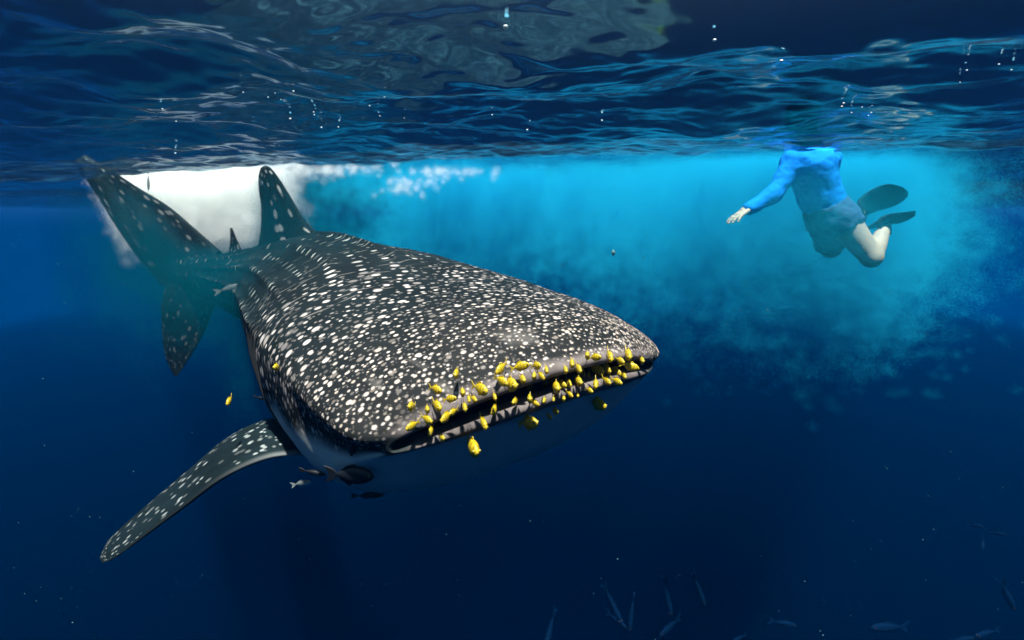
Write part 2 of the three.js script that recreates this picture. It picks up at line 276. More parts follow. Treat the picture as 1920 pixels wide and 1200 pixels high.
{ // inside of the mouth
  const rows = [[0.048, 0.507, 0.0228, 0.0298], [0.12, 0.50, 0.05, 0.06], [0.3, 0.46, 0.075, 0.10], [0.6, 0.36, 0.07, 0.09], [0.8, 0.1, 0.02, 0.02]];
  const g = gridGeometry(80, rows.length, (i, j) => skinRaw(rows[j][0], -Math.PI / 2 + (i / 80) * 2 * Math.PI, rows[j][1], rows[j][2], rows[j][3]), true, (i, j) => [i / 80, j / 5]);
  tag(part('mouth', sharkLocal(g), new THREE.MeshStandardMaterial({ color: new THREE.Color().setRGB(0.012, 0.010, 0.010), roughness: 0.9, side: THREE.DoubleSide }), shark), 'dark inside of the open mouth');
}
for (const phi of [EYE_PHI, Math.PI - EYE_PHI]) { // small eyes behind the corners of the mouth, each in a dark lid
  const p = skin(EYE_S, phi), f = frameAt(EYE_S), out = p.clone().sub(f.c).setY(0).normalize();
  const lid = new THREE.TorusGeometry(0.017, 0.005, 10, 24); lid.lookAt(out); lid.translate(p.x, p.y, p.z);
  const ball = new THREE.SphereGeometry(0.0165, 20, 14); ball.translate(p.x - out.x * 0.006, p.y, p.z - out.z * 0.006);
  const e = part('eye', sharkLocal(ball), std(0.008, 0.008, 0.01, 0.15), shark);
  part('eyelid', sharkLocal(lid), std(0.01, 0.012, 0.013, 0.7), e);
}
for (const deg of [38, 142]) { // nostrils on the edge of the upper lip
  const p = skinRaw(-0.004, deg / 57.3, 0.539, 0.05, 0.05), g = new THREE.SphereGeometry(0.016, 14, 10); g.scale(1.6, 0.55, 1); g.rotateY(0.6); g.translate(p.x, p.y - 0.006, p.z);
  part('nostril', sharkLocal(g), std(0.01, 0.01, 0.011, 0.8), shark);
}
for (const side of [1, -1]) for (let k = 0; k < 5; k++) { // five gill slits on each flank
  const s = 0.98 + k * 0.085, pts = [];
  for (let q = 0; q <= 12; q++) { const ph = lerp(-0.42, 0.34 - 0.03 * k, q / 12), phi = side > 0 ? ph : Math.PI - ph; const c = frameAt(s).c, p = skin(s + 0.03 * Math.sin(q / 12 * 3.14), phi); pts.push(p.addScaledVector(p.clone().sub(c).normalize(), 0.0015)); }
  const g = new THREE.TubeGeometry(new THREE.CatmullRomCurve3(pts), 26, 0.006, 6);
  part('gill_slit', sharkLocal(g), std(0.012, 0.016, 0.017, 0.8), shark);
}

scene.updateMatrixWorld(true);

// ------------------------------------------------------------------ fish
// a fish along +z (nose forwards), one long; h and w are its half height and half thickness
function fishGeometry(h, w, paint, tail = 0.16, dorsal = 0.08) {
  const prof = table([[0, 0.06], [0.06, 0.42], [0.18, 0.80], [0.36, 1], [0.55, 0.86], [0.75, 0.42], [0.86, 0.17], [0.9, 0.14]]);
  const body = gridGeometry(20, 26, (i, j) => { const t = (j / 25) * 0.88, a = (i / 20) * 6.28318, k = j === 0 || j === 25 ? 0.02 : prof(t, 1); return V(Math.cos(a) * w * k, Math.sin(a) * h * k, 0.5 - t); }, true, (i, j) => [i / 20, j / 25]);
  const flat = (pts, th) => { const sh = new THREE.Shape(pts.map(([z, y]) => new THREE.Vector2(z, y))), g = new THREE.ExtrudeGeometry(sh, { depth: th, bevelEnabled: true, bevelThickness: th * 0.4, bevelSize: th * 0.4, bevelSegments: 1, steps: 1 }); g.translate(0, 0, -th / 2); g.rotateY(-Math.PI / 2); return mergeVertices(g); };
  const fins = [flat([[-0.36, 0.03], [-0.42, 0.06], [-0.56, tail], [-0.6, tail * 1.05], [-0.5, 0], [-0.6, -tail * 1.05], [-0.56, -tail], [-0.42, -0.06], [-0.36, -0.03]], 0.012),
    flat([[0.14, h * 0.85], [0.06, h + dorsal], [-0.1, h * 0.9 + dorsal * 0.5], [-0.26, h * 0.5], [-0.2, h * 0.3]], 0.010), flat([[0.0, -h * 0.9], [-0.06, -h - dorsal * 0.9], [-0.16, -h * 0.75 - dorsal * 0.4], [-0.27, -h * 0.5], [-0.2, -h * 0.3]], 0.010)];
  const g = mergeGeometries([outward(body), ...fins]), p = g.attributes.position, c = new Float32Array(p.count * 3);
  for (let i = 0; i < p.count; i++) c.set(paint(p.getX(i), p.getY(i), p.getZ(i), i >= body.attributes.position.count), i * 3);
  g.setAttribute('color', new THREE.BufferAttribute(c, 3));
  return g;
}
const fishMat = new THREE.MeshPhysicalMaterial({ name: 'fish scales', vertexColors: true, roughness: 0.45 }), pupil = std(0.01, 0.01, 0.01, 0.2), iris = std(0.3, 0.24, 0.03, 0.4);
function makeFish(name, geo, h, w) {
  const o = new THREE.Group(); o.name = name;
  part('body', geo, fishMat, o);
  for (const s of [-1, 1]) { const e = part('eye', new THREE.SphereGeometry(h * 0.17, 10, 8).translate(s * w * 0.62, h * 0.16, 0.395), iris, o); part('pupil', new THREE.SphereGeometry(h * 0.11, 8, 6).translate(s * (w * 0.62 + h * 0.085), h * 0.16, 0.397), pupil, e); }
  return o;
}
const yellowPaint = (x, y, z, fin) => { const bar = !fin && Math.pow(0.5 + 0.5 * Math.sin(z * 40), 3) * smoothstep(z, -0.38, -0.2), n = 0.85 + 0.3 * noise(x * 30, y * 20, z * 9); return [0.58 * n * (1 - 0.55 * bar), 0.43 * n * (1 - 0.55 * bar), 0.008 * n]; };
const yellowFish = makeFish('yellow_fish', fishGeometry(0.235, 0.135, yellowPaint, 0.18, 0.08), 0.235, 0.135);
const sharkMesh = sharkBody, ray = new THREE.Raycaster();
const gapTo = (px, py) => { const to = at(px, py, 1), from = camera.position.clone(); ray.set(from, to.clone().sub(from).normalize()); const hit = ray.intersectObject(sharkMesh, false)[0]; return hit ? -hit.point.z : null; };
function put(model, name, px, py, dist, size, yaw, pitch, label, category, group) {
  const o = model.clone(); o.name = numbered(name); tag(o, label, category, group);
  o.position.copy(at(px, py, dist)); o.scale.setScalar(size); o.rotation.set(pitch, yaw, 0, 'YXZ'); scene.add(o);
  return o;
}
const HEAD_YAW = Math.atan2(0.56, 0.83);
const ordinal = ['first', 'second', 'third', 'fourth', 'fifth', 'sixth', 'seventh', 'eighth', 'ninth', 'tenth', 'eleventh', 'twelfth', 'thirteenth', 'fourteenth', 'fifteenth', 'sixteenth', 'seventeenth', 'eighteenth', 'nineteenth', 'twentieth'];
// px, py, height in pixels, how far off the skin in metres
const single = [
  [886, 838, 34, 0.12, 'biggest yellow fish of all, hanging alone below the lower lip'],
  [991, 793, 24, 0.08, 'yellow fish with a dark trailing tail below the middle of the lower lip'],
  [1120, 757, 22, 0.06, 'dull yellow fish alone below the far end of the lower lip'],
  [1041, 771, 15, 0.06, 'bright small yellow fish, right one of a pair below the lower lip'],
  [1029, 780, 10, 0.06, 'tiny yellow fish, left one of a pair below the lower lip'],
  [906, 792, 22, 0.06, 'brownish yellow fish touching the lower lip above the biggest fish'],
  [519, 689, 13, 0.03, 'single yellow fish against the spotted flank behind the head'],
  [430, 751, 13, 0, 'lone yellow fish in open water left of the shark above its pectoral fin'],
  [856, 700, 17, 0.05, 'yellow fish highest above the near half of the mouth, over the spots'],
  [817, 730, 19, 0.05, 'yellow fish over pale spots, second highest above the near mouth corner'],
  [772, 762, 20, 0.05, 'yellow fish at the near end of the swarm on the edge of the spots'],
  [976, 687, 19, 0.05, 'yellow fish above the middle of the upper lip, brightest there'],
  [1203, 676, 13, 0.04, 'yellow fish nearest the far end of the upper lip'],
];
const upper = [[900, 729, 24], [867, 736, 18], [888, 748, 12], [940, 690, 17], [940, 714, 20], [957, 720, 24], [1005, 686, 14], [1002, 705, 16], [979, 711, 17], [1024, 693, 14], [1014, 704, 13], [1060, 693, 15], [1072, 681, 17], [1084, 690, 15], [1101, 667, 17], [1116, 670, 14], [1143, 667, 19], [1162, 676, 14], [1177, 664, 21], [1182, 687, 17]];
const slit = [[844, 748, 14], [879, 747, 14], [871, 762, 16], [850, 772, 14], [837, 781, 18], [927, 743, 14], [948, 747, 13], [994, 722, 18], [1026, 716, 17], [1044, 706, 17], [1042, 726, 22], [1053, 720, 14], [1066, 718, 17], [1084, 715, 18], [1093, 700, 15], [1104, 702, 13], [1117, 690, 19], [1137, 690, 14], [1153, 696, 17], [1170, 705, 14]];
const lower = [[909, 767, 14], [927, 767, 16], [936, 757, 14], [966, 753, 17], [994, 747, 22], [1003, 756, 10], [1021, 750, 12], [1038, 748, 10], [1057, 748, 12], [1068, 739, 11], [1083, 741, 11], [1105, 732, 13], [1117, 719, 17], [1137, 714, 14], [1156, 715, 14]];
const near = [[801, 768, 17], [819, 760, 23], [800, 786, 17], [773, 798, 15], [808, 807, 15], [828, 821, 16]];
const place = ([px, py, size, off], label, group) => {
  const hit = gapTo(px, py), dist = (hit ?? (px < 500 ? 1.9 : 1.75)) - (off ?? 0.045) - 0.01 * rnd();
  const ahead = label.startsWith('biggest'), big = size / 1000 * dist / 0.56 * 1.22 * rr(0.88, 1.12);
  put(yellowFish, 'yellow_fish', px, py, dist, big, ahead ? HEAD_YAW - 0.25 : HEAD_YAW + (rnd() < 0.25 ? rr(-1.5, 0.9) : rr(-0.8, 0.3)), rr(-0.3, 0.35), label, 'fish', group);
};
for (const [px, py, size, off, label] of single) place([px, py, size, off], label, 'yellow pilot fish around the mouth');
const rowOf = (rows, say) => [...rows].sort((a, b) => a[0] - b[0]).forEach((r, i) => place(r, ordinal[i] + ' ' + say, 'yellow pilot fish around the mouth'));
rowOf(upper, 'small yellow fish from the left in front of the pale upper lip');
rowOf(slit, 'small yellow fish from the left before the dark mouth opening');
rowOf(lower, 'small yellow fish from the left along the grey lower lip');
rowOf(near, 'yellow fish from the left in the cluster at the near corner of the mouth');

// suckerfish and other company
const darkPaint = (x, y, z) => [0.003, 0.005, 0.007], greyPaint = (x, y, z) => { const k = y > 0 ? 0.16 : 0.4; return [k * 0.8, k, k]; };
const remora = makeFish('suckerfish', fishGeometry(0.10, 0.085, darkPaint, 0.09, 0.03), 0.10, 0.085);
const paleFish = makeFish('pale_fish', fishGeometry(0.11, 0.07, greyPaint, 0.11, 0.03), 0.11, 0.07);
const off = (px, py, d, f) => (gapTo(px, py) ?? f) - d;
put(remora, 'suckerfish', 660, 891, off(660, 891, 0.05, 1.5), 0.125, 1.45, 0, 'stout dark suckerfish clinging under the chin of the shark', 'suckerfish').scale.set(0.20, 0.26, 0.135);
put(remora, 'suckerfish', 692, 929, off(690, 920, 0.02, 1.55), 0.10, 1.9, 0.15, 'slim dark suckerfish below the chin, lowest under the shark', 'suckerfish');
put(remora, 'suckerfish', 588, 886, off(588, 876, 0.03, 1.6), 0.085, 1.4, 0.12, 'thin dark suckerfish at the throat beside the stout one', 'suckerfish');
put(paleFish, 'pale_fish', 566, 906, off(566, 880, -0.02, 1.7), 0.09, 1.2, -0.35, 'small bluish grey fish hanging under the base of the pectoral fin', 'fish');
put(remora, 'suckerfish', 488, 746, off(492, 740, 0.03, 2.0), 0.055, 1.3, 0.1, 'small dark suckerfish on the lower edge of the flank', 'suckerfish');
put(paleFish, 'pale_fish', 431, 541, off(431, 541, 0.05, 4.2), 0.19, 1.5, -0.25, 'pale suckerfish riding on the tail stalk of the shark', 'suckerfish');
put(paleFish, 'pale_fish', 278, 340, 4.6, 0.16, 0.3, 1.25, 'small pale fish nose up at the surface above the tail', 'fish');

// school far below
const bluePaint = (x, y, z) => { const k = y > 0 ? 0.028 : 0.055; return [k * 0.04, k * 0.30, k]; };
const schooler = makeFish('blue_fish', fishGeometry(0.12, 0.07, bluePaint, 0.15, 0.05), 0.12, 0.07);
schooler.children[0].material = new THREE.MeshPhysicalMaterial({ name: 'dull scales', vertexColors: true, roughness: 0.9, specularIntensity: 0 });
for (const e of schooler.children.slice(1)) e.material = pupil;
const school = [
  [1470, 1169, 60, 1.5, 'faint blue fish side on at the bottom edge, right of centre'], [1665, 1176, 88, 1.45, 'largest faint blue fish with raised tail at the bottom right'], [1805, 1199, 56, 1.6, 'faint blue fish cut by the bottom edge, rightmost along it'], [1850, 1187, 60, 1.4, 'faint blue fish close above the bottom right edge'],
  [1385, 1197, 36, 1.2, 'faint blue fish cut by the bottom edge left of the side-on one'], [1150, 1136, 40, 0.5, 'faint blue fish swimming upwards, top of the lower left group'], [1184, 1152, 34, 0.4, 'faint blue fish just right of the topmost one in the lower left group'], [1030, 1186, 40, 0.4, 'faint blue fish at the bottom edge, leftmost of the school'],
  [1255, 1176, 56, 0.9, 'faint blue fish slanting down at the bottom, right end of the left group'], [1158, 1164, 36, 0.8, 'faint blue fish under the topmost one in the lower left group'], [1830, 985, 28, 1.3, 'small faint blue fish, upper one of three at the right edge'], [1842, 1018, 34, 0.7, 'faint blue fish, lowest of three at the right edge'], [1873, 1000, 26, 1.2, 'small faint blue fish, outermost of three at the right edge'], [1890, 1118, 36, 0.6, 'single round faint blue fish near the lower right corner'], [1252, 1122, 34, 0.2, 'very faint upright blue fish above the left group'], [1312, 1108, 30, 0.2, 'very faint upright blue fish right of the other upright one'],
];
for (const [px, py, len, yaw, label] of school) { const d = rr(4.2, 5.6); put(schooler, 'blue_fish', px, py, d, len / 1000 * d / Math.max(0.45, Math.sin(yaw)) * 0.95, (rnd() < 0.5 ? 1 : -1) * yaw, yaw < 0.7 ? rr(0.6, 1.1) : rr(-0.15, 0.2), label, 'fish', 'faint blue school below'); }

// ------------------------------------------------------------------ swimmer
const sminK = (a, b, k) => { const h = Math.max(k - Math.abs(a - b), 0) / k; return Math.min(a, b) - h * h * k * 0.25; };
const capsule = (p, a, b, ra, rb) => { const abx = b.x - a.x, aby = b.y - a.y, abz = b.z - a.z, px = p.x - a.x, py = p.y - a.y, pz = p.z - a.z, t = clamp((px * abx + py * aby + pz * abz) / (abx * abx + aby * aby + abz * abz), 0, 1); return Math.hypot(px - abx * t, py - aby * t, pz - abz * t) - lerp(ra, rb, t); };
function meshField(fn, lo, hi, cell) {
  const size = Math.max(hi.x - lo.x, hi.y - lo.y, hi.z - lo.z), n = Math.ceil(size / cell) + 4, mc = new MarchingCubes(n, undefined, false, false, 400000), mid = lo.clone().add(hi).multiplyScalar(0.5), half = n / 2, p = V();
  for (let k = 0; k < n; k++) for (let j = 0; j < n; j++) for (let i = 0; i < n; i++) {
    p.set(mid.x + (i - half) * cell, mid.y + (j - half) * cell, mid.z + (k - half) * cell);
    const out = p.x < lo.x - cell || p.y < lo.y - cell || p.z < lo.z - cell || p.x > hi.x + cell || p.y > hi.y + cell || p.z > hi.z + cell;
    mc.field[i + j * n + k * n * n] = out ? -1 : -fn(p);
  }
  mc.isolation = 0; mc.update();
  const pos = new Float32Array(mc.count * 3);
  for (let i = 0; i < mc.count; i++) { pos[i * 3] = mid.x + mc.positionArray[i * 3] * half * cell; pos[i * 3 + 1] = mid.y + mc.positionArray[i * 3 + 1] * half * cell; pos[i * 3 + 2] = mid.z + mc.positionArray[i * 3 + 2] * half * cell; }
  let g = new THREE.BufferGeometry(); g.setAttribute('position', new THREE.BufferAttribute(pos, 3));
  g = mergeVertices(g, cell * 0.02); g.computeVertexNormals();
  return outward(g);
}
{
  const J = {
    crown: at(1500, 200, 3.78), headC: at(1503, 222, 3.78), chin: at(1490, 246, 3.92), neck: at(1512, 268, 3.8), chest: at(1522, 318, 3.8), waist: at(1538, 370, 3.8), pelvis: at(1560, 408, 3.78),
    shN: at(1488, 305, 3.72), elN: at(1449, 366, 3.66), wrN: at(1405, 391, 3.62), shF: at(1552, 300, 3.92), elF: at(1556, 352, 4.10), wrF: at(1536, 398, 4.02),
    hipN: at(1578, 412, 3.70), knN: at(1634, 482, 3.62), anN: at(1660, 424, 3.80), hipF: at(1545, 408, 3.88), knF: at(1558, 464, 3.98), anF: at(1612, 398, 4.06),
  };
  const root = thing('person', 'swimmer in blue long-sleeved top, dark shorts and swim fins treading water, head above the surface', 'person');
  const base = J.pelvis.clone(); root.position.copy(base);
  const loc = (g) => g.translate(-base.x, -base.y, -base.z);
  const depth = V(0.25, 0, -1).normalize(), sh = (p, k) => p.clone().addScaledVector(depth, k);
  const torso = (p) => sminK(sminK(Math.min(capsule(p, sh(J.chest, -0.07), sh(J.waist, -0.05), 0.125, 0.105), capsule(p, sh(J.chest, 0.07), sh(J.waist, 0.05), 0.125, 0.105)), Math.min(capsule(p, sh(J.waist, -0.05), sh(J.pelvis, -0.05), 0.105, 0.12), capsule(p, sh(J.waist, 0.05), sh(J.pelvis, 0.05), 0.105, 0.12)), 0.06), Math.min(capsule(p, J.chest, J.shN, 0.12, 0.068), capsule(p, J.chest, J.shF, 0.12, 0.068)), 0.06);
  const arms = (p) => Math.min(sminK(capsule(p, J.shN, J.elN, 0.060, 0.046), capsule(p, J.elN, J.wrN, 0.046, 0.030), 0.02), sminK(capsule(p, J.shF, J.elF, 0.060, 0.046), capsule(p, J.elF, J.wrF, 0.046, 0.030), 0.02));
  const thighs = (p) => Math.min(capsule(p, J.hipN, J.knN, 0.105, 0.068), capsule(p, J.hipF, J.knF, 0.105, 0.075));
  const calves = (p) => { const q = (k, a) => { const m = k.clone().lerp(a, 0.3); return Math.min(capsule(p, k, m, 0.060, 0.062), capsule(p, m, a, 0.062, 0.036)); }; return Math.min(q(J.knN, J.anN), q(J.knF, J.anF)); };
  const fwd = J.chin.clone().sub(J.headC).setY(0).normalize();
  const face = (a, b) => J.headC.clone().addScaledVector(fwd, a).add(V(0, b, 0));
  const head = (p) => {
    let d = sminK(capsule(p, face(-0.02, 0.035), face(0.02, 0.03), 0.094, 0.088), capsule(p, face(0.035, -0.03), face(0.052, -0.085), 0.065, 0.034), 0.05);
    d = sminK(d, capsule(p, face(0.10, 0.03), face(0.122, -0.012), 0.010, 0.016), 0.02);               // nose
    for (const k of [-1, 1]) { const e = sh(face(0.088, 0.028), 0.032 * k); d = Math.max(d, -(Math.hypot(p.x - e.x, p.y - e.y, p.z - e.z) - 0.017)); d = Math.min(d, Math.hypot(p.x - e.x, p.y - e.y, p.z - e.z) - 0.013); const r = sh(face(-0.005, 0.015), 0.092 * k); d = sminK(d, Math.hypot(p.x - r.x, (p.y - r.y) * 0.6, p.z - r.z) - 0.018, 0.01); }
    return Math.max(d, -capsule(p, sh(face(0.098, -0.052), -0.022), sh(face(0.098, -0.052), 0.022), 0.005, 0.005)); // eyes, ears, mouth
  };
  const legs = (p) => sminK(thighs(p), calves(p), 0.03);
  const bodyField = (p) => sminK(sminK(sminK(torso(p), legs(p), 0.06), arms(p), 0.04), sminK(capsule(p, J.neck, J.headC, 0.058, 0.055), head(p), 0.03), 0.03);
  const all = Object.values(J), lo = all[0].clone(), hi = all[0].clone(); for (const p of all) { lo.min(p); hi.max(p); } lo.subScalar(0.17); hi.addScalar(0.17);
  const flesh = new THREE.MeshPhysicalMaterial({ name: 'skin', color: new THREE.Color().setRGB(0.33, 0.33, 0.25), roughness: 0.6 });
  const bodyG = meshField(bodyField, lo, hi, 0.0115);
  const hand = (wr, el, spread) => { // palm, four fingers of their own lengths and a thumb, slightly curled
    const dir = wr.clone().sub(el).normalize(), side = dir.clone().cross(V(0, 1, 0)).normalize(), down = side.clone().cross(dir).normalize().negate(), o = (a, b, c) => wr.clone().addScaledVector(dir, a).addScaledVector(side, b).addScaledVector(down, c), bones = [];
    bones.push([o(0.0, 0, 0), o(0.035, 0.012, 0), 0.028, 0.026], [o(0.03, 0.026, 0), o(0.085, 0.028, 0.004), 0.015, 0.014], [o(0.03, 0.009, 0), o(0.09, 0.010, 0.003), 0.016, 0.014], [o(0.03, -0.009, 0), o(0.088, -0.010, 0.003), 0.016, 0.014], [o(0.03, -0.026, 0), o(0.08, -0.029, 0.005), 0.015, 0.013]);
    [[0.031, 0.07], [0.0105, 0.082], [-0.0105, 0.076], [-0.032, 0.058]].forEach(([b, len], k) => { const s = b * spread, a0 = o(0.082, b, 0.003), a1 = o(0.082 + len * 0.45, b + (s - b) * 0.6, 0.006), a2 = o(0.082 + len * 0.75, s, 0.014), a3 = o(0.082 + len, s * 1.05, 0.024); bones.push([a0, a1, 0.0095, 0.009], [a1, a2, 0.009, 0.0082], [a2, a3, 0.0082, 0.007]); });
    bones.push([o(0.022, 0.026, 0.004), o(0.055, 0.054, 0.012), 0.014, 0.0105], [o(0.055, 0.054, 0.012), o(0.088, 0.064, 0.020), 0.0105, 0.0085]);
    const f = (p) => { let d = 1; for (const [a, b, ra, rb] of bones) d = sminK(d, capsule(p, a, b, ra, rb), 0.006); return d; };
    const l = wr.clone(), h = wr.clone(); for (const [a, b] of bones) { l.min(a).min(b); h.max(a).max(b); }
    return meshField(f, l.subScalar(0.04), h.addScalar(0.04), 0.0036);
  };
  part('body', loc(mergeGeometries([bodyG, hand(J.wrN, J.elN, 1.5), hand(J.wrF, J.elF, 1.3)])), flesh, root);
  const hood = (p) => Math.max(sminK(sminK(capsule(p, face(-0.02, 0.035), face(0.02, 0.03), 0.094, 0.088), capsule(p, J.neck.clone().lerp(J.chest, 0.3), J.headC, 0.085, 0.06), 0.03), capsule(p, face(0.035, -0.03), face(0.045, -0.07), 0.065, 0.04), 0.05) - 0.012, below(p, face(0.085, 0), fwd));
  const spineDir = J.pelvis.clone().sub(J.chest).normalize(), cutAt = J.waist.clone().lerp(J.pelvis, 0.45);
  function below(p, o, n) { return  (p.x - o.x) * n.x + (p.y - o.y) * n.y + (p.z - o.z) * n.z; }
  const wrinkle = (p) => 0.009 * noise(p.x * 11, p.y * 19, p.z * 11) + 0.004 * noise(p.x * 40, p.y * 40, p.z * 40);
  const cuff = (p) => Math.max(below(p, J.wrN, J.wrN.clone().sub(J.elN).normalize()), -1);
  const top = (p) => { const d = sminK(torso(p), arms(p), 0.04) - 0.011 - wrinkle(p); return Math.max(d, below(p, cutAt, spineDir), p.y - surfaceAt(p.x, p.z) - 0.02); };
  const cloth = new THREE.MeshPhysicalMaterial({ name: 'blue cloth', color: new THREE.Color().setRGB(0.004, 0.19, 0.66), roughness: 0.85, specularIntensity: 0.1 });
  tag(part('rash_guard', loc(meshField(top, lo, hi, 0.0115)), cloth, root), 'bright blue long-sleeved swim top');
  const hemN = J.knN.clone().sub(J.hipN).normalize(), hemF = J.knF.clone().sub(J.hipF).normalize(), hemNAt = J.hipN.clone().lerp(J.knN, 0.22), hemFAt = J.hipF.clone().lerp(J.knF, 0.95);
  const shorts = (p) => { const a = Math.max(capsule(p, J.hipN, J.knN, 0.120, 0.095), below(p, hemNAt, hemN)), b = Math.max(capsule(p, J.hipF, J.knF, 0.120, 0.098), below(p, hemFAt, hemF)), c = Math.max(torso(p) - 0.016, -below(p, cutAt.clone().addScaledVector(spineDir, -0.02), spineDir)); return sminK(sminK(a, b, 0.05), c, 0.05) - wrinkle(p); };
  tag(part('hood', loc(meshField(hood, J.headC.clone().subScalar(0.24), J.headC.clone().addScalar(0.2), 0.008)), std(0.0005, 0.002, 0.005, 1, { specularIntensity: 0 }), root), 'black swim hood');  // added so the sunlit head stays dark above the surface
  const dark = new THREE.MeshPhysicalMaterial({ name: 'dark cloth', color: new THREE.Color().setRGB(0.003, 0.06, 0.16), roughness: 0.85 });
  tag(part('shorts', loc(meshField(shorts, lo, hi, 0.0115)), dark, root), 'dark loose swim shorts');
  const rubber = new THREE.MeshPhysicalMaterial({ name: 'black rubber', color: new THREE.Color().setRGB(0.003, 0.012, 0.02), roughness: 0.8, specularIntensity: 0.2 });
  const blade = (rows) => { const f = part('swim_fin', loc(finGeometry(rows, 16, 24)), rubber, root); return f; };
  blade([[P([1652, 436, 3.74]), P([1672, 436, 3.84]), 0.07], [P([1648, 414, 3.74]), P([1672, 420, 3.86]), 0.075], [P([1668, 402, 3.72]), P([1682, 420, 3.90]), 0.045], [P([1695, 398, 3.68]), P([1700, 414, 3.92]), 0.028], [P([1717, 395, 3.68]), P([1716, 405, 3.92]), 0.018]]);
  blade([[P([1664, 408, 3.80]), P([1660, 420, 3.84]), 0.05], [P([1645, 414, 3.82]), P([1643, 427, 3.84]), 0.04], [P([1626, 425, 3.86]), P([1624, 431, 3.86]), 0.02]]).name = 'heel_strap';
  blade([[P([1612, 410, 4.02]), P([1622, 408, 4.10]), 0.08], [P([1609, 378, 4.02]), P([1630, 402, 4.12]), 0.075], [P([1634, 356, 4.0]), P([1646, 396, 4.16]), 0.04], [P([1664, 345, 4.0]), P([1672, 388, 4.18]), 0.026], [P([1690, 350, 4.0]), P([1692, 378, 4.18]), 0.018], [P([1703, 360, 4.06]), P([1702, 368, 4.12]), 0.012]]);
}

// ------------------------------------------------------------------ churned, bubbly water, plus particle clouds added for glow and haze
function wash(name, label, n, each, spread, size, mat, sample) {
  const oct = new THREE.OctahedronGeometry(1, 0), parts = [];
  for (let i = 0; i < each; i++) { const g = oct.clone(), k = size * rr(0.5, 1.5); g.rotateX(rr(0, 6)); g.rotateY(rr(0, 6)); g.scale(k, k, k); let q; do q = V(rr(-1, 1), rr(-1, 1), rr(-1, 1)); while (q.lengthSq() > 1); q.multiplyScalar(spread * (0.35 + 0.65 * rnd())); g.translate(q.x, q.y, q.z); parts.push(g); }
  const geo = mergeGeometries(parts), m = new THREE.InstancedMesh(geo, mat, n), M = new THREE.Matrix4(), Q = new THREE.Quaternion(), E = new THREE.Euler();
  let k = 0, tries = 0;
  while (k < n && tries++ < n * 60) {
    const p = sample(); if (!p) continue;
    const sc = p.w ?? rr(0.7, 1.3);
    if (p.y > surfaceAt(p.x, p.z) - 0.02 - spread * 0.8) { if (rnd() < 0.8) continue; p.y = surfaceAt(p.x, p.z) - 0.02 - spread * rr(0.8, 2.5); }
    M.compose(p, Q.setFromEuler(E.set(rr(-0.4, 0.4), rr(0, 6.28), rr(-0.4, 0.4))), V(sc, sc, sc)); m.setMatrixAt(k++, M);
  }
  m.count = k; m.name = name; m.castShadow = m.receiveShadow = true; tag(m, label, 'bubbles', null, 'stuff'); scene.add(m);
  return k;
}
const foam = new THREE.MeshPhysicalMaterial({ name: 'white bubbles', color: new THREE.Color().setRGB(0.95, 0.97, 0.96), roughness: 1, specularIntensity: 0, transmission: 0.75, thickness: 0 });
const cyan = new THREE.MeshPhysicalMaterial({ name: 'sunlit water glow particles', color: new THREE.Color().setRGB(0.02, 0.62, 0.82), roughness: 0.9, specularIntensity: 0, transmission: 0.5, thickness: 0 });  // glow of sunlit water put into the tint of added particles
const shaft = (p) => 0.5 + 0.9 * noise(p.x * 1.9 - p.y * 0.5, 3.3, p.z * 1.6 - p.y * 0.35);  // light shafts shaped into the particle density
const band = (x, a, b, c, d) => smoothstep(x, a, b) * (1 - smoothstep(x, c, d));
wash('bubble_and_glow_wash', 'dense white foam of bubbles glowing behind the tail of the shark', 24000, 500, 0.12, 0.00095, foam, () => {
  const px = rr(110, 610), py = rr(290, 560), p = at(px, py, rr(6.1, 9.4));
  const low = 500 + 25 * noise(px * 0.01, 2, 1) - 60 * (1 - smoothstep(px, 150, 260)) + 40 * smoothstep(px, 300, 400), f = band(px, 120, 260, 470, 600) * (1 - smoothstep(py, low - 130, low + 20)) * (0.35 + 0.65 * smoothstep(px, 180, 280));
  return rnd() < f ** 2.2 * (0.85 + 0.3 * fbm(p.x * 2, p.y * 3, p.z * 2, 3)) ? p : null;
});
wash('bubble_and_glow_wash', 'ragged white puffs of foam under the surface behind the dorsal fin', 220, 320, 0.07, 0.00095, foam, () => {
  const c = [[590, 312, 26, 12], [545, 305, 20, 10], [760, 335, 26, 16], [650, 308, 30, 7], [700, 300, 30, 6], [850, 318, 40, 7]][Math.floor(rr(0, 6))];
  return at(c[0] + gauss() * c[2], c[1] + Math.abs(gauss()) * c[3], rr(6.0, 6.6));
});
wash('bubble_and_glow_wash', 'cyan sunlit bubbly water spreading right behind the dorsal fin', 36000, 350, 0.12, 0.0009, cyan, () => {
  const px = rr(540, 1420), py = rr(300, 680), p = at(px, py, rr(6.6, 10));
  const dark = Math.exp(-(((px - 665) / 115) ** 2 + ((py - 405) / 85) ** 2)), f = band(px, 530, 780, 1000, 1500) * Math.exp(-((Math.max(0, py - 345) / (125 + 30 * noise(px * 0.008, 1, 1))) ** 2)) * (1 - 0.95 * dark);  // gap left in the glow particles for shaded water
  return rnd() < f * (0.85 + 0.35 * fbm(p.x * 1.2, p.y * 1.6, p.z, 3)) * (0.6 + 0.7 * shaft(p)) ? p : null;
});
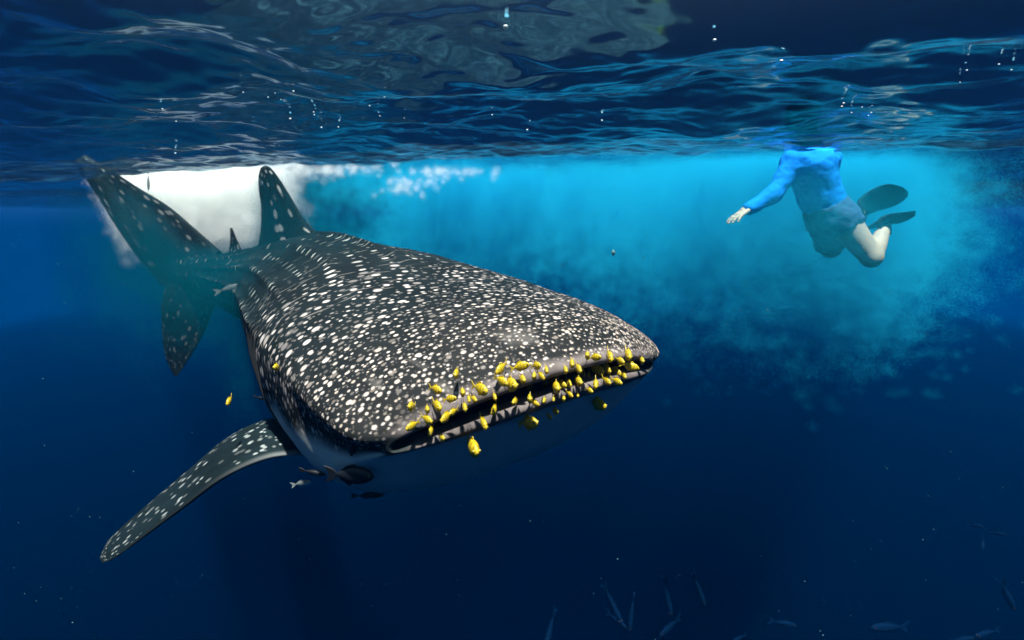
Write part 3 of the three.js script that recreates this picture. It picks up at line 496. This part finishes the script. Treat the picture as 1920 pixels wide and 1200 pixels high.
wash('bubble_and_glow_wash', 'bright cyan cloud of fine bubbles round the swimmer, streaked downwards', 50000, 330, 0.12, 0.0008, cyan, () => {  // added particles imitate glowing sunlit water, thinned into shafts
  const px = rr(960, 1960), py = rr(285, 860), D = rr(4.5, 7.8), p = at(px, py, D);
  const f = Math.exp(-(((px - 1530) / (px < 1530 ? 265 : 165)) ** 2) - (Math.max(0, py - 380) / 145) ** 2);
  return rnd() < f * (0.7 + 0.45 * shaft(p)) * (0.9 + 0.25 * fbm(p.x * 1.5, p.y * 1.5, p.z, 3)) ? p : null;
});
const teal = new THREE.MeshPhysicalMaterial({ name: 'teal haze particles', color: new THREE.Color().setRGB(0.003, 0.15, 0.215), roughness: 0.9, specularIntensity: 0, transmission: 0.5, thickness: 0 });  // added particles tinted to imitate teal haze over the rear
wash('haze_particles', 'thin dark teal veil of silt hanging round the tail and the rear of the shark', 11000, 360, 0.13, 0.0005, teal, () => {
  const px = rr(100, 800), py = rr(330, 820), D = rr(2.6, 4.75), p = at(px, py, D), e = ((px - (px < 430 ? 430 : 480)) / (px < 430 ? 190 : 170)) ** 2 + ((py - 500) / (py > 500 ? (px > 430 ? 150 : 100) : 150)) ** 2;
  const clear = smoothstep(px - (py - 340) * 0.75, 215, 270) * (1 - smoothstep(py, 450, 500)) * (1 - smoothstep(px, 470, 500));
  return rnd() < Math.exp(-e) * (1 - clear) * (0.35 + 0.65 * smoothstep(D, 2.8, 4)) ? p : null;
});
const veil = new THREE.MeshPhysicalMaterial({ name: 'cyan haze particles', color: new THREE.Color().setRGB(0.02, 0.55, 0.72), roughness: 0.9, specularIntensity: 0, transmission: 0.5, thickness: 0 });  // added particles tinted to imitate haze before the swimmer
wash('haze_particles', 'thin cyan haze in the water in front of the swimmer', 1900, 380, 0.12, 0.00042, veil, () => {
  const px = 1570 + 150 * gauss(), py = 400 + 80 * gauss();
  return py > 290 ? at(px, py, rr(2.9, 3.55)) : null;
});
{ // specks drifting in the water
  const m = new THREE.InstancedMesh(new THREE.OctahedronGeometry(1, 1), std(0.06, 0.14, 0.18, 0.9, { specularIntensity: 0 }), 350), M = new THREE.Matrix4(), Q = new THREE.Quaternion();
  for (let k = 0; k < 350; k++) { const d = 0.9 + 6 * rnd() ** 0.8, p = at(rr(-100, 2020), rr(330, 1300), d), s = 0.0011 * rr(0.5, 1.6) * Math.sqrt(d); M.compose(p, Q, V(s, s * rr(0.6, 1.4), s)); m.setMatrixAt(k, M); }
  m.name = 'drifting_specks'; tag(m, 'tiny pale specks drifting everywhere in the water', 'specks', null, 'stuff'); scene.add(m);
}
// single air bubbles under the surface
const bubbleGeo = new THREE.SphereGeometry(1, 14, 10), bubbleMat = std(0.85, 0.92, 0.95, 0.25);
const bubble = (px, py, r, label, group) => { const p0 = at(px, py, 1); let t = 0.3; const dir = p0.clone().sub(camera.position), q = V(); for (; t < 9; t += 0.01) { q.copy(camera.position).addScaledVector(dir, t); if (q.y > surfaceAt(q.x, q.z) - 0.02) break; } const b = new THREE.Mesh(bubbleGeo, bubbleMat); b.name = numbered('air_bubble'); const s = r / 1000 * t; b.scale.set(s, s * 0.7, s); b.position.copy(q); tag(b, label, 'bubble', group); scene.add(b); };
bubble(948, 50, 4.2, 'biggest round bright air bubble near the top, beside the brown reflection', 'air bubbles under the surface');
bubble(1340, 75, 3, 'lone bright air bubble high under the surface right of centre', 'air bubbles under the surface');
bubble(1465, 114, 3, 'lone air bubble under the surface above the swimmer', 'air bubbles under the surface');
for (const [cx, cy, w, h, n, where] of [[505, 180, 24, 5, 5, 'in the glittering patch at upper left'], [610, 218, 36, 14, 5, 'left of the middle under the surface above the dorsal fin'], [710, 215, 30, 16, 5, 'in the loose group above the back of the shark'], [1605, 205, 45, 12, 6, 'in the group above and right of the swimmer'], [330, 200, 60, 40, 3, 'scattered at the left in the glittering patch'], [1850, 145, 50, 12, 4, 'at the upper right edge'], [990, 225, 70, 40, 3, 'scattered about the middle of the ceiling of water']])
  Array.from({ length: n }, () => [cx + gauss() * w, cy + gauss() * h, rr(0.8, 1.8)]).sort((a, b) => a[0] - b[0]).forEach((b, k) => bubble(...b, ordinal[k] + ' tiny bubble from left ' + where, 'air bubbles under the surface'));
{ const b = new THREE.Mesh(new THREE.SphereGeometry(0.012, 16, 12), new THREE.MeshPhysicalMaterial({ color: 0x4f8f98, roughness: 0.6, transmission: 0.5, thickness: 0 })); b.name = 'jellyfish'; b.scale.set(0.9, 1.3, 0.9); b.position.copy(at(1150, 474, 3)); tag(b, 'tiny pale jelly drifting alone in mid water between shark and swimmer', 'jellyfish'); scene.add(b); }

renderer.render(scene, camera);
